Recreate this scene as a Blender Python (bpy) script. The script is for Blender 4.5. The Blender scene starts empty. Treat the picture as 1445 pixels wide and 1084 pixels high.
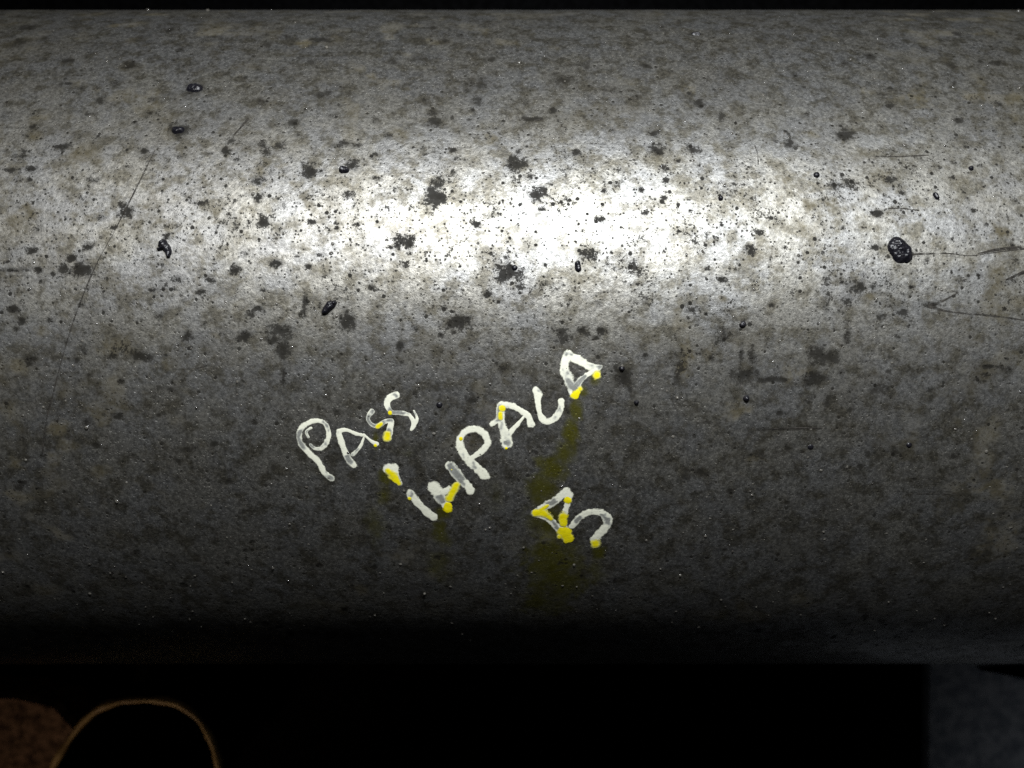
import bpy, math
import numpy as np
from mathutils import Vector

# ------------------------------------------------------------------ camera, world, lamps, exposure
R = 0.060                                   # tube radius (m)
FPX, CX, CY = 1134.0, 722.5, 542.0          # focal length and centre in photo pixels (1445 x 1084)
PITCH = math.radians(2.88)
CAM_Z = R / math.sin(math.radians(22.08))   # camera height over the tube axis

scene = bpy.context.scene
COL = scene.collection

cam_data = bpy.data.cameras.new('camera')
cam_data.sensor_width = 36.0
cam_data.lens = FPX / 1445.0 * 36.0
cam_data.clip_start = 0.005
cam_data.clip_end = 20.0
cam_data.dof.use_dof = True
cam_data.dof.focus_distance = CAM_Z - R + 0.003
cam_data.dof.aperture_fstop = 25.0
cam = bpy.data.objects.new('camera', cam_data)
cam.location = (0, 0, CAM_Z)
cam.rotation_euler = (-PITCH, 0, 0)
COL.objects.link(cam)
scene.camera = cam

world = bpy.data.worlds.new('World')
scene.world = world
world.use_nodes = True
bgn = world.node_tree.nodes['Background']
bgn.inputs['Color'].default_value = (0.92, 0.96, 1.0, 1)
bgn.inputs['Strength'].default_value = 0.006


def spot(name, loc, target, power, color, size_deg, blend, radius):
    d = bpy.data.lights.new(name, 'SPOT')
    d.energy = power
    d.color = color
    d.spot_size = math.radians(size_deg)
    d.spot_blend = blend
    d.shadow_soft_size = radius
    o = bpy.data.objects.new(name, d)
    o.location = loc
    o.rotation_euler = (Vector(target) - Vector(loc)).to_track_quat('-Z', 'Y').to_euler()
    COL.objects.link(o)
    return o


# hand torch with two LEDs held above the tube, then two added fill spots
spot('torch_led', (0.023, 0.103, 0.178), (0.030, -0.014, 0.05), 1.46, (0.935, 0.972, 1.0), 125, 1.0, 0.011)
spot('torch_led', (-0.036, 0.100, 0.178), (-0.030, -0.014, 0.05), 0.52, (0.99, 0.985, 0.97), 125, 1.0, 0.011)
spot('warm_fill_spot', (-0.30, -0.42, 0.16), (-0.105, -0.105, -0.04), 0.75, (1.0, 0.74, 0.52), 18, 1.0, 0.02)  # added warm fill, narrow cone to bring up the cup rim and board
spot('slab_fill_spot', (0.33, -0.26, 0.36), (0.185, -0.135, -0.06), 0.40, (0.92, 0.95, 1.0), 19, 1.0, 0.03)  # added fill aimed at the slab to brighten it, no window behind it

scene.view_settings.view_transform = 'Standard'
scene.view_settings.look = 'None'
scene.view_settings.exposure = 0.0
scene.view_settings.gamma = 1.0
scene.view_settings.use_curve_mapping = False
scene.render.engine = 'CYCLES'
scene.cycles.use_denoising = False
scene.cycles.max_bounces = 6

# ------------------------------------------------------------------ helpers
rng = np.random.default_rng(11)
sp, cp = math.sin(PITCH), math.cos(PITCH)


def ray(u, v):
    """photo pixel -> world direction"""
    a, b = (u - CX) / FPX, -(v - CY) / FPX
    d = np.array([a, b * cp - sp, -cp - b * sp])
    return d / np.linalg.norm(d)


def hit(u, v):
    """photo pixel -> (x, arc length from the crest) on the tube, metres; None past the edge"""
    d = ray(u, v)
    A = d[1] ** 2 + d[2] ** 2
    B = CAM_Z * d[2]
    Cc = CAM_Z ** 2 - R ** 2
    disc = B * B - A * Cc
    if disc < 0:
        return None
    t = (-B - math.sqrt(disc)) / A
    p = np.array([0, 0, CAM_Z]) + t * d
    return p[0], R * math.atan2(p[1], p[2]), t


def hit_mm(u, v):
    for k in range(40):
        h = hit(u, v + (k if v < 480 else -k) * 1.0)
        if h:
            return h[0] * 1000, h[1] * 1000, h[2] / FPX * 1000
    raise ValueError((u, v))


def on_plane(u, v, z):
    """photo pixel -> point on the horizontal plane at height z"""
    d = ray(u, v)
    t = (z - CAM_Z) / d[2]
    return np.array([d[0] * t, d[1] * t, z])


def vnoise(xx, yy, cell, seed, octaves=3, gain=0.5):
    """smooth value noise in 0..1 on coordinates in mm"""
    out = np.zeros(np.broadcast(xx, yy).shape)
    tot, amp = 0.0, 1.0
    for o in range(octaves):
        r = np.random.default_rng(seed * 17 + o)
        T = r.random((256, 256))
        fx, fy = xx / cell + 61.3, yy / cell + 47.7
        ix, iy = np.floor(fx).astype(int), np.floor(fy).astype(int)
        tx, ty = fx - ix, fy - iy
        tx, ty = tx * tx * (3 - 2 * tx), ty * ty * (3 - 2 * ty)
        ix, iy = ix % 255, iy % 255
        out += amp * ((T[ix, iy] * (1 - tx) + T[ix + 1, iy] * tx) * (1 - ty)
                      + (T[ix, iy + 1] * (1 - tx) + T[ix + 1, iy + 1] * tx) * ty)
        tot += amp
        amp *= gain
        cell *= 0.5
    return out / tot


def smooth(a, b, x):
    t = np.clip((x - a) / (b - a), 0, 1)
    return t * t * (3 - 2 * t)


def mesh_from(name, verts, faces, mat, parent=None, shade=True):
    me = bpy.data.meshes.new(name)
    if isinstance(faces, np.ndarray):
        n, k = faces.shape
        me.vertices.add(len(verts))
        me.vertices.foreach_set('co', np.asarray(verts, np.float32).ravel())
        me.loops.add(n * k)
        me.loops.foreach_set('vertex_index', faces.astype(np.int32).ravel())
        me.polygons.add(n)
        me.polygons.foreach_set('loop_start', np.arange(0, n * k, k, dtype=np.int32))
        me.update(calc_edges=True)
    else:
        me.from_pydata([tuple(v) for v in verts], [], faces)
        me.update()
    if shade:
        me.polygons.foreach_set('use_smooth', np.ones(len(me.polygons), bool))
    me.materials.append(mat)
    o = bpy.data.objects.new(name, me)
    COL.objects.link(o)
    if parent:
        o.parent = parent
    return o


def attr(o, name, data):
    a = o.data.color_attributes.new(name, 'FLOAT_COLOR', 'POINT')
    a.data.foreach_set('color', np.asarray(data, np.float32).ravel())


class NT:
    def __init__(self, name):
        self.mat = bpy.data.materials.new(name)
        self.mat.use_nodes = True
        self.t = self.mat.node_tree
        self.bsdf = self.t.nodes['Principled BSDF']
        tc = self.t.nodes.new('ShaderNodeTexCoord')
        s = self.t.nodes.new('ShaderNodeVectorMath')
        s.operation = 'SCALE'
        self.t.links.new(tc.outputs['Object'], s.inputs[0])
        s.inputs['Scale'].default_value = 1000.0
        self.mm = s.outputs[0]

    def put(self, sock, v):
        if isinstance(v, (int, float)):
            sock.default_value = v
        elif isinstance(v, tuple):
            sock.default_value = v if len(v) == len(sock.default_value) else (*v, 1)
        else:
            self.t.links.new(v, sock)

    def noise(self, scale, detail=3, rough=0.55, vec=None, out='Fac'):
        n = self.t.nodes.new('ShaderNodeTexNoise')
        self.put(n.inputs['Vector'], vec or self.mm)
        n.inputs['Scale'].default_value = scale
        n.inputs['Detail'].default_value = detail
        n.inputs['Roughness'].default_value = rough
        return n.outputs[out]

    def voronoi(self, scale, out='Distance', vec=None):
        n = self.t.nodes.new('ShaderNodeTexVoronoi')
        self.put(n.inputs['Vector'], vec or self.mm)
        n.inputs['Scale'].default_value = scale
        return n.outputs['Distance'], n.outputs['Color']

    def math(self, op, a, b=0.0, c=0.0, clamp=False):
        n = self.t.nodes.new('ShaderNodeMath')
        n.operation = op
        n.use_clamp = clamp
        for s, v in zip(n.inputs, (a, b, c)):
            self.put(s, v)
        return n.outputs[0]

    def ramp(self, v, lo, hi, a=0.0, b=1.0):
        n = self.t.nodes.new('ShaderNodeMapRange')
        n.interpolation_type = 'SMOOTHSTEP'
        for k, x in (('Value', v), ('From Min', lo), ('From Max', hi), ('To Min', a), ('To Max', b)):
            self.put(n.inputs[k], x)
        return n.outputs[0]

    def mix(self, f, a, b, mode='MIX'):
        n = self.t.nodes.new('ShaderNodeMix')
        n.data_type = 'RGBA'
        n.blend_type = mode
        self.put(n.inputs[0], f)
        self.put(n.inputs[6], a)
        self.put(n.inputs[7], b)
        return n.outputs[2]

    def sep(self, c):
        n = self.t.nodes.new('ShaderNodeSeparateColor')
        self.put(n.inputs[0], c)
        return n.outputs

    def attr(self, name):
        n = self.t.nodes.new('ShaderNodeAttribute')
        n.attribute_name = name
        return self.sep(n.outputs['Color'])

    def bump(self, h, dist_mm, strength=1.0, prev=None):
        n = self.t.nodes.new('ShaderNodeBump')
        n.inputs['Distance'].default_value = dist_mm / 1000.0
        n.inputs['Strength'].default_value = strength
        self.put(n.inputs['Height'], h)
        if prev is not None:
            self.put(n.inputs['Normal'], prev)
        return n.outputs[0]

    def done(self, **kw):
        for k, v in kw.items():
            self.put(self.bsdf.inputs[k.replace('_', ' ')], v)
        return self.mat


# ------------------------------------------------------------------ materials
ANISO = 0.25


def metal_material():
    m = NT('dull_speckled_steel')
    st = m.attr('stain')
    dark, brown, yellow = st[0], st[1], st[2]
    cloud = m.noise(0.10, 3)
    fleck_n = m.noise(1.25, 6, 0.78)
    raw = dark
    mottle = m.noise(0.45, 5, 0.65)
    patch = m.noise(0.24, 3, 0.6)
    grain = m.noise(2.0, 5, 0.68)
    fine = m.noise(6.5, 2, 0.6)
    c = lambda n: m.math('SUBTRACT', n, 0.5)
    mul = m.math
    tint = m.noise(0.16, 3, 0.6)
    col = m.mix(m.ramp(tint, 0.38, 0.62), (0.335, 0.324, 0.290), (0.326, 0.325, 0.316))
    col = m.mix(m.ramp(cloud, 0.35, 0.68, 0.0, 0.30), col, (0.22, 0.21, 0.195))
    # broad olive mottling
    col = m.mix(m.ramp(mottle, 0.43, 0.64, 0.0, 0.75), col, (0.110, 0.098, 0.068))
    g = m.math('MULTIPLY', m.ramp(grain, 0.30, 0.70, 0.56, 1.28), m.ramp(fine, 0.30, 0.70, 0.78, 1.20))
    gc = m.t.nodes.new('ShaderNodeCombineColor')
    for i in range(3):
        m.put(gc.inputs[i], g)
    col = m.mix(1.0, col, gc.outputs[0], 'MULTIPLY')
    bm = m.math('ADD', brown, m.math('MULTIPLY', c(fleck_n), 0.7))
    bm = m.math('MULTIPLY', m.ramp(bm, 0.12, 0.75), m.ramp(brown, 0.0, 0.2))
    col = m.mix(m.math('MULTIPLY', bm, 0.72), col, (0.085, 0.070, 0.036))
    ym = m.math('ADD', yellow, m.math('MULTIPLY', c(grain), 0.35))
    col = m.mix(m.math('MULTIPLY', m.ramp(ym, -0.05, 0.70), m.ramp(yellow, 0.0, 0.35, 0.0, 0.85)), col, (0.21, 0.20, 0.008))
    mixn = m.math('ADD', m.math('ADD', m.math('MULTIPLY', grain, 0.40), m.math('MULTIPLY', fleck_n, 0.38)), m.math('MULTIPLY', fine, 0.22))
    # soft smudge under each blotch, black grains through it and loose grains all over
    soil = m.mix(m.ramp(tint, 0.40, 0.60), (0.036, 0.030, 0.019), (0.026, 0.025, 0.025))
    smudge = m.math('MULTIPLY', m.ramp(raw, 0.05, 1.0), m.ramp(mixn, 0.38, 0.56, 0.20, 0.85))
    col = m.mix(smudge, col, soil)
    lift = m.math('ADD', m.math('MULTIPLY', raw, 0.21), m.ramp(patch, 0.38, 0.66, -0.010, 0.058))
    fl = m.ramp(m.math('ADD', mixn, lift), 0.558, 0.622)
    fl2 = m.ramp(m.math('ADD', fine, m.math('MULTIPLY', raw, 0.10)), 0.63, 0.70)
    d1, c1 = m.voronoi(0.95)
    r1 = m.math('MULTIPLY', m.ramp(m.sep(c1)[0], 0.35, 1.0, 0.0, 0.29), m.ramp(patch, 0.30, 0.62, 0.5, 1.0))
    d1 = m.math('ADD', d1, m.math('MULTIPLY', c(grain), 0.30))
    p1 = m.ramp(m.math('SUBTRACT', r1, d1), -0.03, 0.06)
    d2, c2 = m.voronoi(2.2)
    r2 = m.ramp(m.sep(c2)[1], 0.30, 1.0, 0.0, 0.32)
    d2 = m.math('ADD', d2, m.math('MULTIPLY', c(fine), 0.30))
    p2 = m.ramp(m.math('SUBTRACT', r2, d2), -0.04, 0.08)
    pits = m.math('MAXIMUM', p1, m.math('MULTIPLY', p2, 0.85))
    soot = m.math('MAXIMUM', fl, m.math('MULTIPLY', fl2, 0.8))
    col = m.mix(m.math('MULTIPLY', soot, 0.92), col, (0.014, 0.013, 0.011))
    col = m.mix(m.math('MULTIPLY', pits, 0.93), col, (0.012, 0.011, 0.009))
    dirty = m.math('MAXIMUM', m.math('MAXIMUM', soot, pits), m.math('MULTIPLY', bm, 0.6))
    dirty = m.math('MAXIMUM', dirty, m.math('MULTIPLY', smudge, 0.75))
    metallic = m.ramp(dirty, 0.0, 1.0, 0.86, 0.03)
    rough = m.math('ADD', m.ramp(dirty, 0.0, 1.0, 0.52, 0.56), m.math('MULTIPLY', c(mottle), 0.16))
    b = m.bump(m.noise(1.2, 3, 0.6), 0.035, 1.0)
    b = m.bump(grain, 0.036, 1.0, b)
    b = m.bump(fine, 0.010, 1.0, b)
    b = m.bump(m.math('MULTIPLY', fleck_n, m.ramp(raw, 0.3, 1.0)), 0.05, 1.0, b)
    b = m.bump(m.math('MULTIPLY', pits, -1.0), 0.03, 1.0, b)
    tg = m.t.nodes.new('ShaderNodeTangent')
    tg.direction_type = 'RADIAL'
    tg.axis = 'X'
    return m.done(Base_Color=col, Metallic=metallic, Roughness=rough, Normal=b, Specular_IOR_Level=m.ramp(dirty, 0.0, 0.6, 0.45, 0.07), Coat_Weight=m.ramp(dirty, 0.0, 0.5, 0.22, 0.0), Coat_Roughness=0.27, Anisotropic=0.45, Anisotropic_Rotation=ANISO, Tangent=tg.outputs[0])


def paint_material(name, thick, thin, rough, worn):
    m = NT(name)
    at = m.attr('thin')
    t, q = at[0], at[1]
    n = m.noise(1.6, 3, 0.6)
    f = m.math('ADD', t, m.math('MULTIPLY', m.math('SUBTRACT', n, 0.5), 0.5), clamp=True)
    col = m.mix(m.ramp(f, 0.15, 1.0), thick, thin)
    col = m.mix(m.ramp(m.noise(3.5, 2), 0.60, 0.74, 0, 0.35), col, (0.30, 0.30, 0.26))
    edge = m.math('ADD', q, m.math('MULTIPLY', m.math('SUBTRACT', m.noise(2.2, 4, 0.7), 0.5), 0.9))
    alpha = m.math('MULTIPLY', m.ramp(edge, 0.70, 1.05, 1.0, 0.0), m.ramp(m.math('ADD', f, m.math('MULTIPLY', m.math('SUBTRACT', m.noise(3.0, 3, 0.7), 0.5), 1.2)), 0.45, 1.1, 1.0, worn))
    return m.done(Base_Color=col, Roughness=rough, Normal=m.bump(m.noise(2.0, 3), 0.03, 1.0),
                  Specular_IOR_Level=0.3, Alpha=alpha)


def plain_material(name, c1, c2, scale, rough, bump_mm, metallic=0.0, spec=0.5, detail=4, worn=False):
    m = NT(name)
    if worn:
        m.put(m.bsdf.inputs['Alpha'], m.ramp(m.noise(0.9, 4, 0.75), 0.36, 0.58, 0.12, 1.0))
    n = m.noise(scale, detail, 0.6)
    return m.done(Base_Color=m.mix(m.ramp(n, 0.3, 0.7), c1, c2), Roughness=rough, Metallic=metallic,
                  Specular_IOR_Level=spec, Normal=m.bump(n, bump_mm, 1.0))


M_METAL = metal_material()
M_WHITE = paint_material('cream_white_paint', (0.84, 0.84, 0.69), (0.46, 0.47, 0.43), 0.55, 0.45)
M_YELLOW = paint_material('yellow_paint', (0.86, 0.74, 0.004), (0.78, 0.74, 0.22), 0.5, 0.5)
M_TAR = plain_material('black_tar', (0.006, 0.006, 0.009), (0.014, 0.013, 0.016), 2.0, 0.30, 0.09, spec=0.35)
M_GRIT = plain_material('oily_grit', (0.03, 0.028, 0.025), (0.16, 0.15, 0.13), 1.2, 0.10, 0.03)
M_SCRATCH = plain_material('scratch_dirt', (0.02, 0.018, 0.016), (0.06, 0.055, 0.048), 2.5, 0.8, 0.02, spec=0.03, worn=True)
M_MAT = plain_material('black_rubber', (0.002, 0.002, 0.0022), (0.005, 0.005, 0.0055), 0.5, 0.95, 0.10, spec=0.02)
M_SLAB = plain_material('blue_grey_slab', (0.26, 0.29, 0.34), (0.56, 0.58, 0.62), 0.30, 0.85, 0.12, spec=0.2)
M_BROWN = plain_material('rust_brown_board', (0.07, 0.042, 0.028), (0.36, 0.22, 0.14), 0.42, 0.9, 0.5, spec=0.1)
M_CUP = plain_material('black_cup_wall', (0.006, 0.005, 0.005), (0.012, 0.009, 0.008), 0.3, 0.8, 0.05, spec=0.1)
M_RIM = plain_material('tan_rim', (0.45, 0.28, 0.10), (0.75, 0.52, 0.20), 0.25, 0.5, 0.1)

# ------------------------------------------------------------------ the tube
FINE_X, FINE_S = 0.096, math.radians(76) * R
xs = np.concatenate([np.linspace(-0.22, -FINE_X, 12)[:-1], np.arange(-FINE_X, FINE_X + 1e-9, 0.00021),
                     np.linspace(FINE_X, 0.22, 12)[1:]])
fine_s = np.arange(-FINE_S, FINE_S + 1e-9, 0.00021)
rest = np.linspace(FINE_S, 2 * math.pi * R - FINE_S, 50)[1:-1]
ss = np.concatenate([fine_s, rest])
NX, NS = len(xs), len(ss)
XX, SS = np.meshgrid(xs * 1000, ss * 1000, indexing='ij')      # mm
DARK = np.zeros((NX, NS))
BROWN = np.zeros((NX, NS))
YELLOW = np.zeros((NX, NS))
RX, RS = 0.82 * XX - 0.57 * SS, 0.57 * XX + 0.82 * SS
WX, WS = XX + 1.1 * (vnoise(RX, RS, 1.3, 31, 2) - 0.5), SS + 1.1 * (vnoise(RX, RS, 1.3, 32, 2) - 0.5)
N_RAG = 0.5 * vnoise(0.6 * WX + 0.8 * WS, 0.8 * WX - 0.6 * WS, 0.75, 3, 2, 0.7) + 0.5 * vnoise(WX, WS, 1.9, 4, 2, 0.6)
N_LUMP = vnoise(XX, SS, 3.4, 5, 2)


def stain(F, u, v, ru, rv, k=1.0, ang=0.0, rag=1.0):
    """a ragged blotch centred on a photo pixel; ru, rv half sizes in photo pixels"""
    x0, s0, mpp = hit_mm(u, v)
    s1 = hit_mm(u, v + 2)[1] if v < 480 else hit_mm(u, v - 2)[1]
    spp = min(abs(s1 - s0) / 2, 4 * mpp)
    ax, as_ = max(ru * mpp, 0.15), max(rv * spp, 0.15)
    reach = max(ax, as_) * 1.9 + 0.5
    i0, i1 = np.searchsorted(xs * 1000, [x0 - reach, x0 + reach])
    j0, j1 = np.searchsorted(fine_s * 1000, [s0 - reach, s0 + reach])
    if i1 <= i0 or j1 <= j0:
        return
    sl = (slice(i0, i1), slice(j0, j1))
    dx, ds = XX[sl] - x0, SS[sl] - s0
    ca, sa = math.cos(math.radians(ang)), math.sin(math.radians(ang))
    a, b = dx * ca + ds * sa, -dx * sa + ds * ca
    d = np.sqrt((a / ax) ** 2 + (b / as_) ** 2)
    d = d + rag * (N_RAG[sl] - 0.54) * 1.7
    F[sl] = np.maximum(F[sl], k * smooth(1.45, -0.25, d))


# blotches read off the photo in five tiles: (x, y, half width, half height, strength), tile pixels
TILES = [
 ((0, 0, 2.71), """105 105 25 10 .8;85 165 35 18 .6;265 232 32 12 .7;500 250 30 18 .75;450 315 25 12 .6;262 320 14 8 .9;
 370 335 15 12 .6;388 385 18 14 .7;580 380 14 12 .6;350 435 32 10 .6;470 447 15 14 .7;570 432 22 16 .9;515 467 9 8 .9;125 483 12 10 .8;
 20 440 20 14 .8;1030 170 20 14 .6;1235 150 36 11 .8;1185 235 16 10 .6;1245 360 25 13 .8;1000 390 25 16 .8;860 577 14 12 .8;1125 475 22 20 .7;
 1075 560 22 20 .6;1003 550 18 16 .9;1010 580 20 14 .7;235 560 30 18 .9;80 597 26 8 .7;120 645 14 8 .9;345 685 18 16 .9;340 715 14 12 .8;
 550 577 12 10 .8;485 635 16 7 .7;1180 650 34 24 .95;985 688 34 15 .9;1330 740 22 18 .8;990 755 16 20 .9;478 815 34 18 .95;430 868 22 12 .95;
 300 1035 44 24 .95;330 945 22 14 .9;270 990 15 13 .8;120 958 14 12 .9;145 1035 14 12 .9;770 775 26 10 .8;795 585 14 9 .8;1000 850 18 22 .7;
 905 1035 24 18 .85;1050 1010 20 16 .9;1180 1020 20 16 .8;1185 850 16 10 .8;60 1035 50 10 .7;935 970 14 14 .6;690 600 16 12 .5;1345 630 20 18 .8;
 740 340 26 20 .9;684 500 28 22 .9"""),
 ((480, 0, 2.71), """400 158 20 10 .7;460 135 16 9 .6;300 225 45 18 .5;195 235 26 12 .6;355 105 16 9 .8;580 228 15 9 .8;745 155 20 10 .6;
 835 210 20 12 .6;910 248 36 11 .7;845 300 48 26 .7;520 320 48 26 .6;1090 288 18 11 .9;1050 340 42 12 .6;1115 345 16 12 .7;325 385 22 16 .6;
 520 385 24 20 .7;360 465 24 18 .9;350 430 20 14 .7;740 455 42 7 .9;705 385 20 14 .6;130 455 20 16 .5;185 520 16 12 .7;20 545 28 12 .8;
 70 555 14 10 .7;1215 575 36 24 .85;670 620 36 26 .7;365 745 34 42 .95;590 805 40 40 .7;750 742 30 24 .85;240 920 40 30 .95;640 1030 38 48 .85;
 945 980 32 22 .7;1140 1020 32 30 .6;35 740 20 16 .8;140 680 20 8 .8;1240 640 16 12 .6;905 582 11 9 .95;770 800 18 8 .6;1000 840 20 10 .6;500 620 20 16 .5;
 1010 730 12 9 .7;680 580 14 12 .6"""),
 ((945, 0, 2.71), """90 130 24 8 .9;765 215 22 12 .7;1255 240 24 10 .8;1090 250 26 16 .5;110 395 16 14 .95;665 510 26 22 .85;90 570 18 14 .8;
 465 550 26 20 .7;480 285 20 12 .6;210 270 42 28 .4;1105 460 16 12 .8;845 338 14 8 .9;840 405 16 9 .8;30 430 20 14 .6;210 185 22 10 .5;205 440 16 12 .6;
 195 730 50 30 .4;310 955 20 16 .9;345 890 16 12 .6;630 710 20 14 .5;690 700 20 18 .5;1310 340 30 14 .5;760 320 16 12 .6;1330 770 14 12 .6"""),
 ((945, 350, 2.71), """720 150 46 28 .7;680 200 44 34 .5;680 330 16 36 .75;600 240 16 80 .5;565 415 56 42 .75;560 500 44 26 .95;605 580 14 44 .6;
 660 590 50 12 .4;290 485 60 26 .7;370 505 48 12 .9;315 430 14 44 .6;275 380 9 60 .5;220 330 44 32 .5;790 535 30 24 .5;965 630 36 26 .5;
 440 695 100 8 .8;500 690 36 12 .8;545 730 40 9 .6;315 790 50 34 .5;1225 455 26 8 .9;1010 215 26 13 .95;895 245 18 15 .7;130 855 26 20 .7;60 880 22 16 .7;
 930 480 40 26 .3;50 640 30 20 .5;415 780 26 18 .5;1290 130 50 16 .5;1310 780 30 24 .4;1000 942 90 6 .7;1210 980 40 26 .5;840 1020 60 30 .3;360 1000 50 40 .35;
 590 1000 14 40 .6;720 860 40 30 .35;1070 965 16 12 .7"""),
 ((0, 350, 2.71), """1080 320 38 28 .9;1080 400 24 42 .9;1045 355 26 16 .8;935 340 24 20 .9;1085 500 12 62 .8;540 420 42 28 .95;490 390 62 40 .5;
 435 415 20 16 .7;1330 280 28 32 .75;720 335 22 18 .7;195 280 13 11 .95;905 90 22 16 .85;800 125 14 10 .8;1055 60 20 14 .85;1180 75 20 14 .8;770 170 16 12 .8;
 610 265 24 16 .6;270 360 26 18 .5;325 665 20 26 .9;465 512 13 12 .95;120 440 22 26 .7;820 755 24 18 .8;595 850 11 9 .95;875 895 14 10 .9;370 755 12 10 .9;
 880 850 20 12 .6;1285 630 20 16 .8;720 770 42 15 .6;45 235 15 13 .9;1165 210 10 44 .6;655 545 22 16 .6;590 570 22 36 .5;540 310 15 13 .7;975 670 14 12 .9;
 340 380 90 14 .3;150 1000 60 40 .35;980 960 60 40 .3;540 1000 40 26 .5;1060 830 40 30 .4"""),
 ((480, 340, 2.71), """450 310 40 26 .9;840 360 40 32 .7;930 345 24 18 .7;1000 345 18 14 .9;1080 520 34 34 .85;30 310 22 24 .7;510 610 24 24 .6;
 620 490 22 16 .6;370 570 34 26 .4;1225 670 36 24 .8;1160 660 16 10 .7;1040 870 40 30 .3;230 860 9 8 .95;120 180 20 14 .7;250 90 24 14 .6;770 600 20 30 .3;
 1110 570 12 40 .6;1300 480 30 60 .4;680 640 26 26 .4;1270 850 40 30 .35;130 480 26 18 .4"""),
]
for (ox, oy, sc), txt in TILES:
    for e in txt.replace('\n', ' ').split(';'):
        a = [float(q) for q in e.split()]
        stain(DARK, ox + a[0] / sc, oy + a[1] / sc, a[2] / sc * 1.25, a[3] / sc * 1.25, a[4])
# brown and olive patches, photo pixels
for a in """430 60 12 8 .7;136 125 10 6 .6;380 148 10 8 .7;690 195 14 12 .7;640 218 16 10 .5;590 380 26 18 .5;575 370 24 18 .5;370 235 12 20 .5;
 975 127 14 12 .5;1218 127 16 12 .6;1288 137 22 14 .6;1367 138 14 10 .6;1148 190 12 8 .6;1177 285 20 16 .5;1142 290 14 10 .5;1107 255 8 8 .7;1415 325 12 8 .7;
 967 510 14 50 .8;960 460 12 30 .6;1000 500 12 26 .5;1125 525 24 18 .7;1034 580 30 18 .7;1060 645 26 18 .6;1228 418 8 8 .7;1105 410 10 8 .7;1020 422 8 8 .7;
 305 475 12 8 .6;170 490 30 16 .7;80 600 20 16 .7;22 655 14 10 .7;20 700 24 18 .6;110 380 14 10 .7;60 470 16 10 .5;30 520 20 12 .5;200 545 20 14 .4;
 1400 690 40 30 .5;1340 700 40 30 .4;1420 760 40 40 .5;1250 620 30 20 .35;1340 560 30 20 .3;300 300 16 10 .4;90 260 16 12 .5;45 300 20 14 .5;105 230 10 12 .5;
 395 275 14 12 .4;240 180 12 8 .5;180 92 12 8 .5;330 430 20 14 .4;420 560 20 14 .3;380 620 20 14 .3;250 640 30 20 .3;1170 470 20 20 .4;1220 560 20 14 .3""".replace('\n', ' ').split(';'):
    a = [float(q) for q in a.split()]
    stain(BROWN, *a[:4], a[4], rag=1.3)
# thin yellow run-off below the letters
for a in """838 535 10 12 .5;822 552 10 14 .75;815 580 12 22 .85;806 610 14 26 .9;797 640 20 24 .75;780 662 26 22 .75;765 690 26 30 .65;772 740 36 40 .6;
 780 790 50 44 .75;790 825 54 30 .6;770 850 46 24 .5;845 780 12 12 .8;545 672 12 14 .8;540 700 14 24 .5;530 740 18 40 .35;625 725 14 12 .8;622 755 16 26 .6;
 620 800 24 34 .4;530 620 6 18 .7;700 700 20 40 .25;840 810 20 30 .4;575 640 14 10 .3""".replace('\n', ' ').split(';'):
    a = [float(q) for q in a.split()]
    stain(YELLOW, *a[:4], a[4], rag=0.75)
# marks nobody placed: small random soot freckles, browner tone toward the ends and +Y side
for i in range(1500):
    u, v = rng.uniform(5, 1440), rng.uniform(22, 900)
    r = 1.2 + 5.0 * rng.random() ** 4
    stain(DARK, u, v, r * rng.uniform(0.8, 1.7), r, rng.uniform(0.35, 0.85), rag=1.2)
BROWN = np.maximum(BROWN, 0.55 * smooth(0.50, 0.78, N_LUMP) * smooth(0, 1, vnoise(XX, SS, 14, 8, 2)))
BROWN = np.clip(BROWN + 0.20 * smooth(22, 55, SS) * smooth(85, 70, SS) * vnoise(XX, SS, 7, 19, 3) + 0.40 * smooth(38, 80, np.abs(XX)) * vnoise(XX, SS, 5, 9, 3), 0, 1)

theta = ss / R
relief = (vnoise(XX, SS, 6, 21, 2) - 0.5) * 0.00006
rr = R + relief - 0.00003 * DARK
verts = np.stack([np.repeat(xs[:, None], NS, 1), rr * np.sin(theta)[None], rr * np.cos(theta)[None]], -1).reshape(-1, 3)
ii, jj = np.meshgrid(np.arange(NX - 1), np.arange(NS), indexing='ij')
jn = (jj + 1) % NS
faces = np.stack([ii * NS + jj, (ii + 1) * NS + jj, (ii + 1) * NS + jn, ii * NS + jn], -1).reshape(-1, 4)
# wall thickness: inner skin and end rings
inn = []
nb = len(verts)
K = 64
for x in (-0.22, 0.22):
    for rad in (R - 1e-5, R - 0.0025):
        for k in range(K):
            t = 2 * math.pi * k / K
            inn.append((x, rad * math.sin(t), rad * math.cos(t)))
ef = []
for k in range(K):
    n = (k + 1) % K
    ef += [(nb + k, nb + n, nb + K + n, nb + K + k), (nb + 3 * K + k, nb + 3 * K + n, nb + 2 * K + n, nb + 2 * K + k),
           (nb + K + k, nb + K + n, nb + 3 * K + n, nb + 3 * K + k)]
verts = np.concatenate([verts, np.array(inn)])
faces = np.concatenate([faces[:, ::-1], np.array(ef)])
tube = mesh_from('metal_tube', verts, faces, M_METAL)
cols = np.ones((len(verts), 4))
cols[:nb, 0], cols[:nb, 1], cols[:nb, 2] = DARK.ravel(), BROWN.ravel(), YELLOW.ravel()
cols[nb:, :3] = 0
attr(tube, 'stain', cols)
tube['label'] = 'dull grey speckled steel tube with hand-painted cream and yellow letters'
tube['category'] = 'tube'


# ------------------------------------------------------------------ paint, tar: raised films on the tube
def to_xyz(x, s, h):
    t = s / 1000 / R
    r = R + h / 1000
    return np.stack([x / 1000, r * np.sin(t), r * np.cos(t)], -1)


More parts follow.
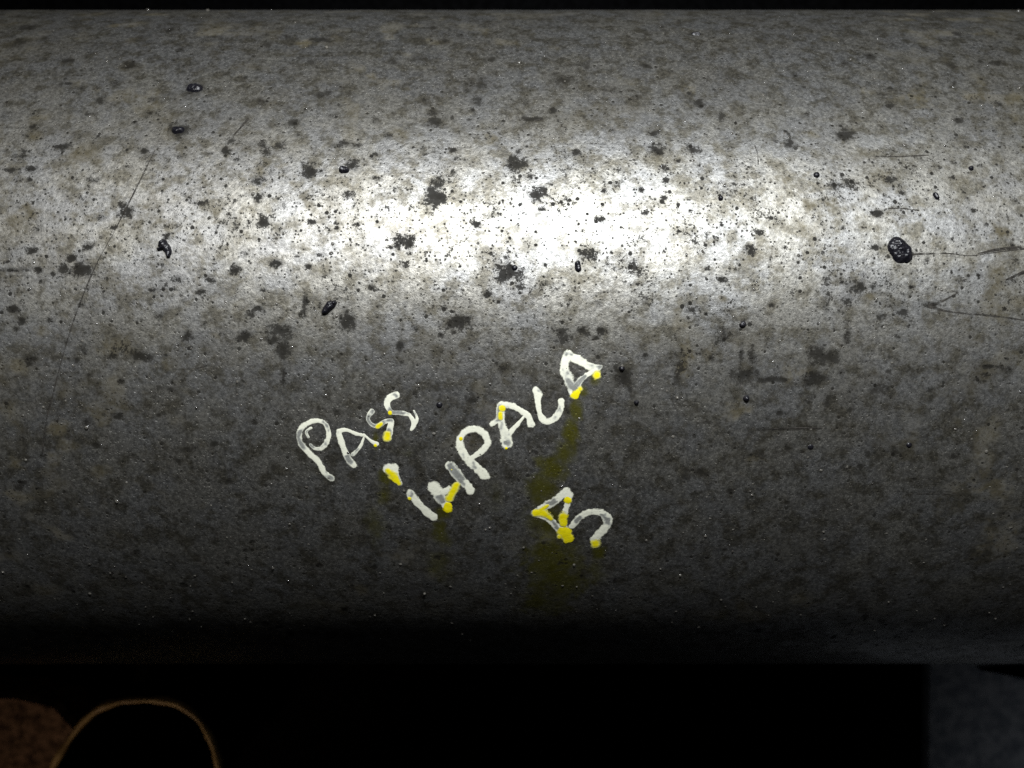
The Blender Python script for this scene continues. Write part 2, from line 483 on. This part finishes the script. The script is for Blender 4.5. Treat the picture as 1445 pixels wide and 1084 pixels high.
def film(name, strokes, mat, parent, height, seed, wob=0.36, lump=0.4, step=0.085, label=None, dome=0.5):
    """strokes: list of (points in photo pixels, width in photo pixels (one or one per point)); one merged raised film"""
    segs = []
    for pts, w in strokes:
        ws = list(w) if isinstance(w, (list, tuple)) else [w] * len(pts)
        P = [hit_mm(*p) for p in pts]
        if len(P) == 1:
            P, ws = P * 2, ws * 2
        else:                                           # Catmull-Rom refinement
            Q, W = [], []
            A = np.array([(p[0], p[1], p[2]) for p in P])
            for i in range(len(A) - 1):
                p0, p1, p2, p3 = A[max(i - 1, 0)], A[i], A[i + 1], A[min(i + 2, len(A) - 1)]
                for t in np.linspace(0, 1, 6)[:-1]:
                    Q.append(0.5 * (2 * p1 + (p2 - p0) * t + (2 * p0 - 5 * p1 + 4 * p2 - p3) * t * t + (3 * p1 - p0 - 3 * p2 + p3) * t ** 3))
                    W.append(ws[i] * (1 - t) + ws[i + 1] * t)
            Q.append(A[-1])
            W.append(ws[-1])
            P, ws = Q, W
        for i in range(len(P) - 1):
            segs.append((P[i][0], P[i][1], P[i + 1][0], P[i + 1][1], ws[i] * P[i][2] / 2, ws[i + 1] * P[i + 1][2] / 2))
    S = np.array(segs)
    mx = S[:, 4:].max() * 1.4 + 0.4
    x = np.arange(S[:, [0, 2]].min() - mx, S[:, [0, 2]].max() + mx, step)
    y = np.arange(S[:, [1, 3]].min() - mx, S[:, [1, 3]].max() + mx, step)
    X, Y = np.meshgrid(x, y, indexing='ij')
    wobn = vnoise(X, Y, 0.8, seed, 3, 0.6) - 0.5
    best = np.full(X.shape, 9.0)          # signed distance to the edge, in mm (negative inside)
    wid = np.full(X.shape, 0.3)
    for ax, ay, bx, by, wa, wb in S:
        dx, dy = bx - ax, by - ay
        L = dx * dx + dy * dy
        t = np.clip(((X - ax) * dx + (Y - ay) * dy) / L, 0, 1) if L > 1e-9 else np.zeros_like(X)
        d = np.hypot(X - ax - t * dx, Y - ay - t * dy)
        w = (wa * (1 - t) + wb * t) * (1 + 2 * wob * wobn)
        e = d - w
        c = e < best
        best = np.where(c, e, best)
        wid = np.where(c, w, wid)
    q = np.clip(1 + best / wid, 0, 1)                       # 0 on the spine, 1 at the edge
    inside = best < 0
    prof = (1 - q ** 2.4) ** dome
    ln = vnoise(X, Y, 0.7, seed + 50, 3)
    h = np.where(inside, height * prof * (1 + lump * 2 * (ln - 0.5)) + 0.004, -0.5 * best)
    keep = best < 0.13
    idx = -np.ones(X.shape, int)
    cell = keep[:-1, :-1] & keep[1:, :-1] & keep[1:, 1:] & keep[:-1, 1:]
    used = np.zeros(X.shape, bool)
    for a, b in ((slice(None, -1), slice(None, -1)), (slice(1, None), slice(None, -1)), (slice(1, None), slice(1, None)), (slice(None, -1), slice(1, None))):
        used[a, b] |= cell
    idx[used] = np.arange(used.sum())
    ci, cj = np.nonzero(cell)
    F = np.stack([idx[ci, cj], idx[ci + 1, cj], idx[ci + 1, cj + 1], idx[ci, cj + 1]], -1)
    o = mesh_from(name, to_xyz(X[used], Y[used], h[used]), F, mat, parent)
    tn = vnoise(X, Y, 1.5, seed + 9, 3)
    thin = smooth(0.42, 0.70, tn) * (0.35 + 0.65 * smooth(1.0, 0.2, q)) * 1.1 if mat is M_WHITE else smooth(0.15, 0.9, q) * smooth(0.25, 0.6, tn)
    c = np.ones((used.sum(), 4))
    c[:, 0], c[:, 1] = thin[used], q[used]
    attr(o, 'thin', c)
    if label:
        o['label'] = label
    return o


Z1 = lambda p: (400 + p[0] / 3.871, 480 + p[1] / 3.871)
Z2 = lambda p: (540 + p[0] / 3.388, 480 + p[1] / 3.388)


def strokes(Z, sc, lst):
    out = []
    for pts, w in lst:
        out.append(([Z(p) for p in pts], [1.08 * q / sc for q in w] if isinstance(w, (list, tuple)) else 1.08 * w / sc))
    return out


LETTERS = [
 (Z1, 3.871, 'cream letter P opening the short upper word',
  [([(262, 757), (222, 720), (192, 668), (150, 625), (108, 583), (86, 538), (94, 490), (130, 455), (180, 440), (225, 455), (247, 500), (240, 550), (212, 588), (172, 592), (148, 572)],
    [32, 32, 34, 34, 34, 32, 30, 28, 24, 24, 26, 28, 26, 22, 14]),
   ([(135, 530), (125, 500), (150, 480)], 14)], []),
 (Z1, 3.871, 'cream letter A in the short upper word',
  [([(383, 682), (350, 640), (325, 580), (303, 510)], [38, 36, 34, 32]), ([(303, 497), (345, 490), (395, 510), (440, 520)], [30, 26, 24, 14]),
   ([(440, 515), (475, 548), (508, 568)], [12, 16, 26]), ([(440, 530), (418, 585), (380, 625)], [8, 18, 22])],
  [([(503, 575)], 20)]),
 (Z1, 3.871, 'cream first letter S with a yellow drip',
  [([(485, 387), (462, 425), (482, 462), (520, 466), (560, 442), (592, 438)], [34, 26, 26, 28, 26, 18]), ([(590, 440), (582, 490), (572, 530)], [26, 36, 48])],
  [([(570, 512), (568, 535)], [44, 52]), ([(512, 472), (535, 458)], [26, 28])]),
 (Z1, 3.871, 'cream second letter S closing the short upper word',
  [([(612, 302), (578, 318), (566, 355), (592, 392), (645, 396), (688, 408)], [44, 46, 38, 32, 32, 26]), ([(688, 408), (708, 440), (712, 465), (697, 490)], [24, 30, 30, 14]),
   ([(712, 385), (730, 430), (712, 470)], [12, 20, 22])],
  [([(582, 397)], 24)]),
 (Z1, 3.871, 'short cream dash mostly covered in yellow',
  [([(568, 702), (600, 698), (612, 730), (638, 785)], [46, 48, 40, 20])],
  [([(572, 712), (600, 742), (630, 782)], [34, 52, 30])]),
 (Z2, 3.388, 'cream letter I opening the long word',
  [([(135, 737), (185, 795), (243, 847)], [46, 38, 46])], [([(130, 757)], 20)]),
 (Z2, 3.388, 'cream letter M with yellow middle stroke',
  [([(248, 705), (275, 745), (302, 790)], [66, 60, 44]), ([(322, 602), (360, 648), (398, 688), (420, 718)], [50, 50, 50, 44]), ([(275, 735), (320, 715)], 40)],
  [([(320, 755), (345, 705), (355, 690)], [46, 48, 30]), ([(312, 790), (312, 803)], [44, 50]), ([(330, 620)], 8)]),
 (Z2, 3.388, 'cream letter P in the long word',
  [([(487, 648), (450, 605), (412, 575), (378, 530), (368, 482), (392, 440), (437, 424), (482, 445), (502, 490), (480, 525), (442, 552), (412, 572)],
    [48, 44, 46, 42, 38, 34, 34, 34, 36, 30, 26, 30])], [([(375, 472)], 18)]),
 (Z2, 3.388, 'cream first letter A of the long word',
  [([(592, 492), (582, 440), (562, 375), (565, 315)], [58, 40, 38, 40]), ([(565, 308), (620, 315), (668, 342), (700, 372), (708, 400)], [32, 30, 28, 32, 40]),
   ([(680, 360), (640, 410), (602, 450)], [10, 22, 26]), ([(558, 382), (522, 402)], [28, 24])],
  [([(570, 326)], 34), ([(563, 352), (564, 372)], [30, 26]), ([(590, 517)], 14)]),
 (Z2, 3.388, 'thin cream letter L curved like a hook',
  [([(728, 235), (742, 262), (744, 310), (755, 362), (785, 390), (825, 372), (850, 330), (853, 293)], [24, 40, 22, 30, 36, 36, 30, 28])], []),
 (Z2, 3.388, 'cream last letter A with two yellow drips',
  [([(887, 75), (868, 130), (890, 190), (915, 250)], [46, 46, 46, 46]), ([(887, 72), (930, 92), (985, 125), (1042, 128)], [46, 40, 36, 22]),
   ([(1036, 135), (975, 168), (935, 205), (912, 240)], [20, 26, 34, 36])],
  [([(1025, 166)], 50), ([(932, 250), (920, 266)], [30, 46]), ([(944, 234)], 28)]),
 (Z2, 3.388, 'angular triangular figure streaked heavily with yellow',
  [([(878, 718), (830, 765), (770, 800), (735, 828)], [36, 40, 44, 50]), ([(740, 832), (790, 855), (835, 898), (868, 932)], [36, 34, 34, 40]),
   ([(880, 722), (888, 752), (878, 800), (865, 860), (872, 930)], [36, 42, 26, 34, 40])],
  [([(732, 828), (765, 825), (805, 855)], [46, 50, 26]), ([(735, 825), (790, 790)], [36, 14]), ([(885, 765)], 42), ([(862, 840), (864, 880)], [50, 32]),
   ([(868, 920), (885, 950)], [66, 58]), ([(845, 938)], 30)]),
 (Z2, 3.388, 'cream arched figure with a yellow tip',
  [([(905, 890), (945, 845), (1000, 822), (1055, 832), (1078, 868), (1048, 915), (1012, 950)], [30, 36, 36, 44, 46, 44, 40])],
  [([(1016, 968), (1018, 978)], [50, 44])]),
]
for n, (Z, sc, lab, white, yel) in enumerate(LETTERS):
    o = film('painted_letter' if 'dash' not in lab else 'painted_dash', strokes(Z, sc, white), M_WHITE, tube, 0.03, 100 + n, label=lab)
    for k, s in enumerate(strokes(Z, sc, yel)):
        film('yellow_drip', [s], M_YELLOW, o, 0.07, 300 + 10 * n + k, wob=0.36, lump=0.3, step=0.075)

# tar drops: (centre list, width) in photo pixels, height mm
TAR = [
 ('large round glossy black tar drop with bumpy face', [([(1266, 349), (1273, 358)], [26, 26])], 0.7),
 ('pointed black tar drop beside grey highlight', [([(466, 431), (460, 438), (456, 441)], [14, 10, 5]), ([(471, 428)], 8)], 0.6),
 ('small elongated black tar drop, bent', [([(230, 344), (237, 353), (238, 362)], [12, 9, 5]), ([(224, 352), (232, 350)], [3, 6])], 0.5),
 ('black tar drop near the upper left soot', [([(270, 125), (278, 125)], [11, 13])], 0.5),
 ('black tar drop above the long scratch', [([(250, 184), (255, 184)], [12, 10])], 0.45),
 ('black tar drop beside soot blotch', [([(484, 240), (489, 241)], [11, 9])], 0.5),
 ('small black tar drop under the highlight', [([(815, 372), (816, 380)], [8, 8])], 0.4),
 ('small black tar bead', [([(1152, 247)], 8)], 0.35),
 ('small black tar bead', [([(1320, 275), (1322, 279)], [6, 6])], 0.3),
 ('small black tar bead', [([(1370, 238)], 6)], 0.3),
 ('small black tar bead', [([(1048, 458)], 9)], 0.45),
 ('small black tar bead', [([(1053, 562)], 8)], 0.4),
 ('small black tar bead', [([(1144, 631)], 8)], 0.14),
 ('small black tar bead', [([(620, 572)], 8)], 0.18),
 ('small black tar bead', [([(878, 520)], 7)], 0.35),
 ('small black tar bead', [([(898, 568)], 7)], 0.35),
 ('small black tar bead', [([(1283, 628)], 7)], 0.14),
 ('small black tar bead', [([(1017, 280)], 7)], 0.3),
 ('small black tar bead', [([(726, 378)], 8)], 0.3),
 ('small black tar bead', [([(979, 48), (986, 49)], [6, 5])], 0.3),
]
for n, (lab, st, h) in enumerate(TAR):
    film('tar_drop', st, M_TAR, tube, h, 700 + n, wob=0.3 if n else 0.17, lump=0.45, step=0.06, label=lab, dome=0.6)

# scratches: thin dirt-filled lines
SCR = [
 ([(219, 212), (200, 250), (180, 290), (158, 333), (140, 365), (120, 410), (103, 455), (88, 505), (75, 555), (66, 590), (60, 640)], 1.7),
 ([(350, 168), (338, 182), (327, 194)], 3.0),
 ([(1288, 359), (1310, 358), (1340, 358), (1368, 361), (1400, 357), (1445, 351)], 2.0),
 ([(1380, 358), (1410, 352), (1440, 349)], [2, 5, 3]),
 ([(1312, 431), (1330, 425), (1349, 415)], [5, 3, 1.5]), ([(1312, 433), (1340, 440), (1400, 446), (1445, 452)], [5, 3, 3, 2]),
 ([(1420, 395), (1445, 384)], [2, 5]),
 ([(1236, 221), (1270, 221), (1310, 219)], 1.6), ([(1250, 295), (1270, 294), (1296, 297)], 1.5),
 ([(1065, 205), (1069, 218), (1070, 232)], 2.2), ([(1280, 697), (1310, 697), (1350, 698)], 1.8),
 ([(275, 521), (292, 516)], 2.0), ([(755, 170), (765, 168)], 2.0),
 ([(1085, 606), (1120, 604), (1160, 605)], 2.0),
 ([(500, 650), (496, 630), (505, 612)], 1.0),
]
for n, (pts, w) in enumerate(SCR[:-1]):
    film('scratch', [(pts, [0.8 * q for q in w] if isinstance(w, list) else 0.9 * w)], M_SCRATCH, tube, 0.02, 900 + n, wob=0.45, lump=0.3, step=0.05)

# ------------------------------------------------------------------ grit: hundreds of tiny wet beads stuck all over
ico = []
for lat in (0.0, 0.55, 1.05):
    ico += [(math.cos(lat) * math.cos(2 * math.pi * k / 7), math.cos(lat) * math.sin(2 * math.pi * k / 7), math.sin(lat)) for k in range(7)]
ico.append((0, 0, 1))
ico = np.array(ico)
itri = []
for b in (0, 7):
    for k in range(7):
        n = (k + 1) % 7
        itri += [(b + k, b + n, b + 7 + n), (b + k, b + 7 + n, b + 7 + k)]
itri += [(14 + k, 14 + (k + 1) % 7, 21) for k in range(7)]
itri = np.array(itri)
gv, gf = [], []
spots = [(209, 10, 0.36), (293, 13, 0.26), (383, 15, 0.22), (1437, 16, 0.30), (1317, 17, 0.22), (461, 67, .26), (1120, 49, .28), (1248, 25, .24), (310, 158, .2),
         (223, 211, .24), (288, 264, .26), (357, 274, .28), (1048, 457, .34), (1276, 205, .26), (1300, 75, .22), (1438, 125, .26), (956, 562, .2), (878, 518, .26),
         (122, 604, .24), (385, 802, .22), (810, 797, .22), (599, 838, .2), (664, 903, .18), (960, 812, .2), (1100, 905, .18), (165, 708, .22)]
for u, v, r in spots:
    x, s, _ = hit_mm(u, v)
    gv.append((x, s, r, 0.9))
for i in range(1900):
    u, v = rng.uniform(0, 1445), rng.uniform(16, 920)
    x, s, _ = hit_mm(u, v)
    gv.append((x, s, 0.055 + 0.15 * rng.random() ** 3.5, rng.uniform(0.35, 0.8)))
V = []
for k, (x, s, r, hh) in enumerate(gv):
    P = ico * np.array([r * rng.uniform(0.8, 1.3), r * rng.uniform(0.8, 1.3), r * hh]) * (1 + 0.16 * rng.standard_normal((len(ico), 1)))
    V.append(to_xyz(x + P[:, 0], s + P[:, 1], P[:, 2] - 0.02))
    gf.append(itri + k * len(ico))
grit = mesh_from('grit', np.concatenate(V), np.concatenate(gf), M_GRIT, tube)
grit['kind'] = 'stuff'


# ------------------------------------------------------------------ what lies under and beside the tube
def prism(name, outline, z0, z1, mat, parent=None, bev=0.0):
    n = len(outline)
    v = [(x, y, z0) for x, y in outline] + [(x, y, z1 - bev) for x, y in outline]
    f = [tuple(range(n))[::-1]] + [(k, (k + 1) % n, n + (k + 1) % n, n + k) for k in range(n)]
    c = np.mean(outline, 0)
    if bev:
        v += [tuple(np.array(p) + (c - p) / np.linalg.norm(c - p) * bev) + (z1,) for p in np.array(outline)]
        f += [(n + k, n + (k + 1) % n, 2 * n + (k + 1) % n, 2 * n + k) for k in range(n)]
        f.append(tuple(range(2 * n, 3 * n)))
    else:
        f.append(tuple(range(n, 2 * n)))
    return mesh_from(name, v, f, mat, parent, shade=False)


FLOOR = -R - 0.0001
ground = mesh_from('ground', [(-0.9, -0.9, FLOOR), (0.9, -0.9, FLOOR), (0.9, 0.9, FLOOR), (-0.9, 0.9, FLOOR)], [(0, 1, 2, 3)], M_MAT, shade=False)
ground['kind'] = 'structure'

slab_top = FLOOR + 0.003
e0 = on_plane(1306, 945, slab_top)
e1 = on_plane(1308, 1084, slab_top)
slab = prism('stone_slab', [(e0[0], -0.022), (0.42, -0.022), (0.42, -0.42), (e1[0] + 0.004, -0.42)], FLOOR, slab_top, M_SLAB, bev=0.0008)
slab['label'] = 'blue-grey stone slab lying low beside the tube'
slab['category'] = 'slab'
slab['kind'] = 'thing'

w = [on_plane(u, v, slab_top) for u, v in ((1378, 942), (1560, 930), (1560, 968), (1445, 956))]
wedge = prism('rubber_scrap', [(p[0], p[1]) for p in w][::-1], slab_top + 0.00005, slab_top + 0.002, M_MAT, bev=0.0003)
wedge['label'] = 'pointed black rubber scrap lying on the blue-grey slab'
wedge['category'] = 'scrap'

# rough reddish-brown board at the other side
bt = FLOOR + 0.012
o0 = [on_plane(u, v, bt) for u, v in ((-260, 975), (30, 981), (82, 996), (112, 1030), (112, 1180), (-260, 1180))]
gx = np.linspace(min(p[0] for p in o0), max(p[0] for p in o0), 60)
board = prism('rough_board', [(p[0], p[1]) for p in o0][::-1], FLOOR, bt, M_BROWN, bev=0.0015)
board['label'] = 'rough reddish-brown board next to the round cup'
board['category'] = 'board'

# round cup with a worn tan rim
rim_z = FLOOR + 0.030
loop_px = [(75, 1084), (94, 1050), (120, 1016), (148, 996), (178, 989), (212, 988), (243, 991), (272, 1007), (294, 1036), (306, 1068), (310, 1100),
           (304, 1145), (280, 1190), (235, 1218), (180, 1222), (125, 1208), (85, 1175), (66, 1130)]
L = np.array([on_plane(u, v, rim_z) for u, v in loop_px])
fine = []
for i in range(len(L)):
    p0, p1, p2, p3 = L[i - 1], L[i], L[(i + 1) % len(L)], L[(i + 2) % len(L)]
    for t in np.linspace(0, 1, 5)[:-1]:
        fine.append(0.5 * (2 * p1 + (p2 - p0) * t + (2 * p0 - 5 * p1 + 4 * p2 - p3) * t * t + (3 * p1 - p0 - 3 * p2 + p3) * t ** 3))
Lf = np.array(fine)
cen = Lf.mean(0)
nl = len(Lf)
rings = []
for sc_, z in ((0.80, FLOOR), (0.90, FLOOR + 0.012), (1.0, rim_z - 0.0003), (0.985, rim_z - 0.0003), (0.885, FLOOR + 0.012), (0.78, FLOOR + 0.002)):
    q = cen + (Lf - cen) * sc_
    q[:, 2] = z
    rings.append(q)
cv = np.concatenate(rings)
cf = []
for b in range(5):
    for k in range(nl):
        n = (k + 1) % nl
        cf.append((b * nl + k, b * nl + n, (b + 1) * nl + n, (b + 1) * nl + k))
cf.append(tuple(range(5 * nl, 6 * nl)))
cup = bpy.data.objects.new('cup', None)
cup.location = (cen[0], cen[1], FLOOR)
COL.objects.link(cup)
cup['label'] = 'black round cup with a thin worn tan rim below the tube'
cup['category'] = 'cup'
off = np.array([cen[0], cen[1], FLOOR])
mesh_from('cup_wall', cv - off, cf, M_CUP, cup)
tv, tf = [], []
for k in range(nl):
    tan = Lf[(k + 1) % nl] - Lf[k - 1]
    tan /= np.linalg.norm(tan)
    nrm = np.array([tan[1], -tan[0], 0])
    rad = 0.00080 * (1 + 0.35 * math.sin(k * 0.9) * math.sin(k * 0.37))
    for a in range(8):
        q = 2 * math.pi * a / 8
        tv.append(Lf[k] * 1.0 + nrm * math.cos(q) * rad + np.array([0, 0, math.sin(q) * rad]) - off)
for k in range(nl):
    for a in range(8):
        tf.append((k * 8 + a, ((k + 1) % nl) * 8 + a, ((k + 1) % nl) * 8 + (a + 1) % 8, k * 8 + (a + 1) % 8))
mesh_from('rim', tv, tf, M_RIM, cup)
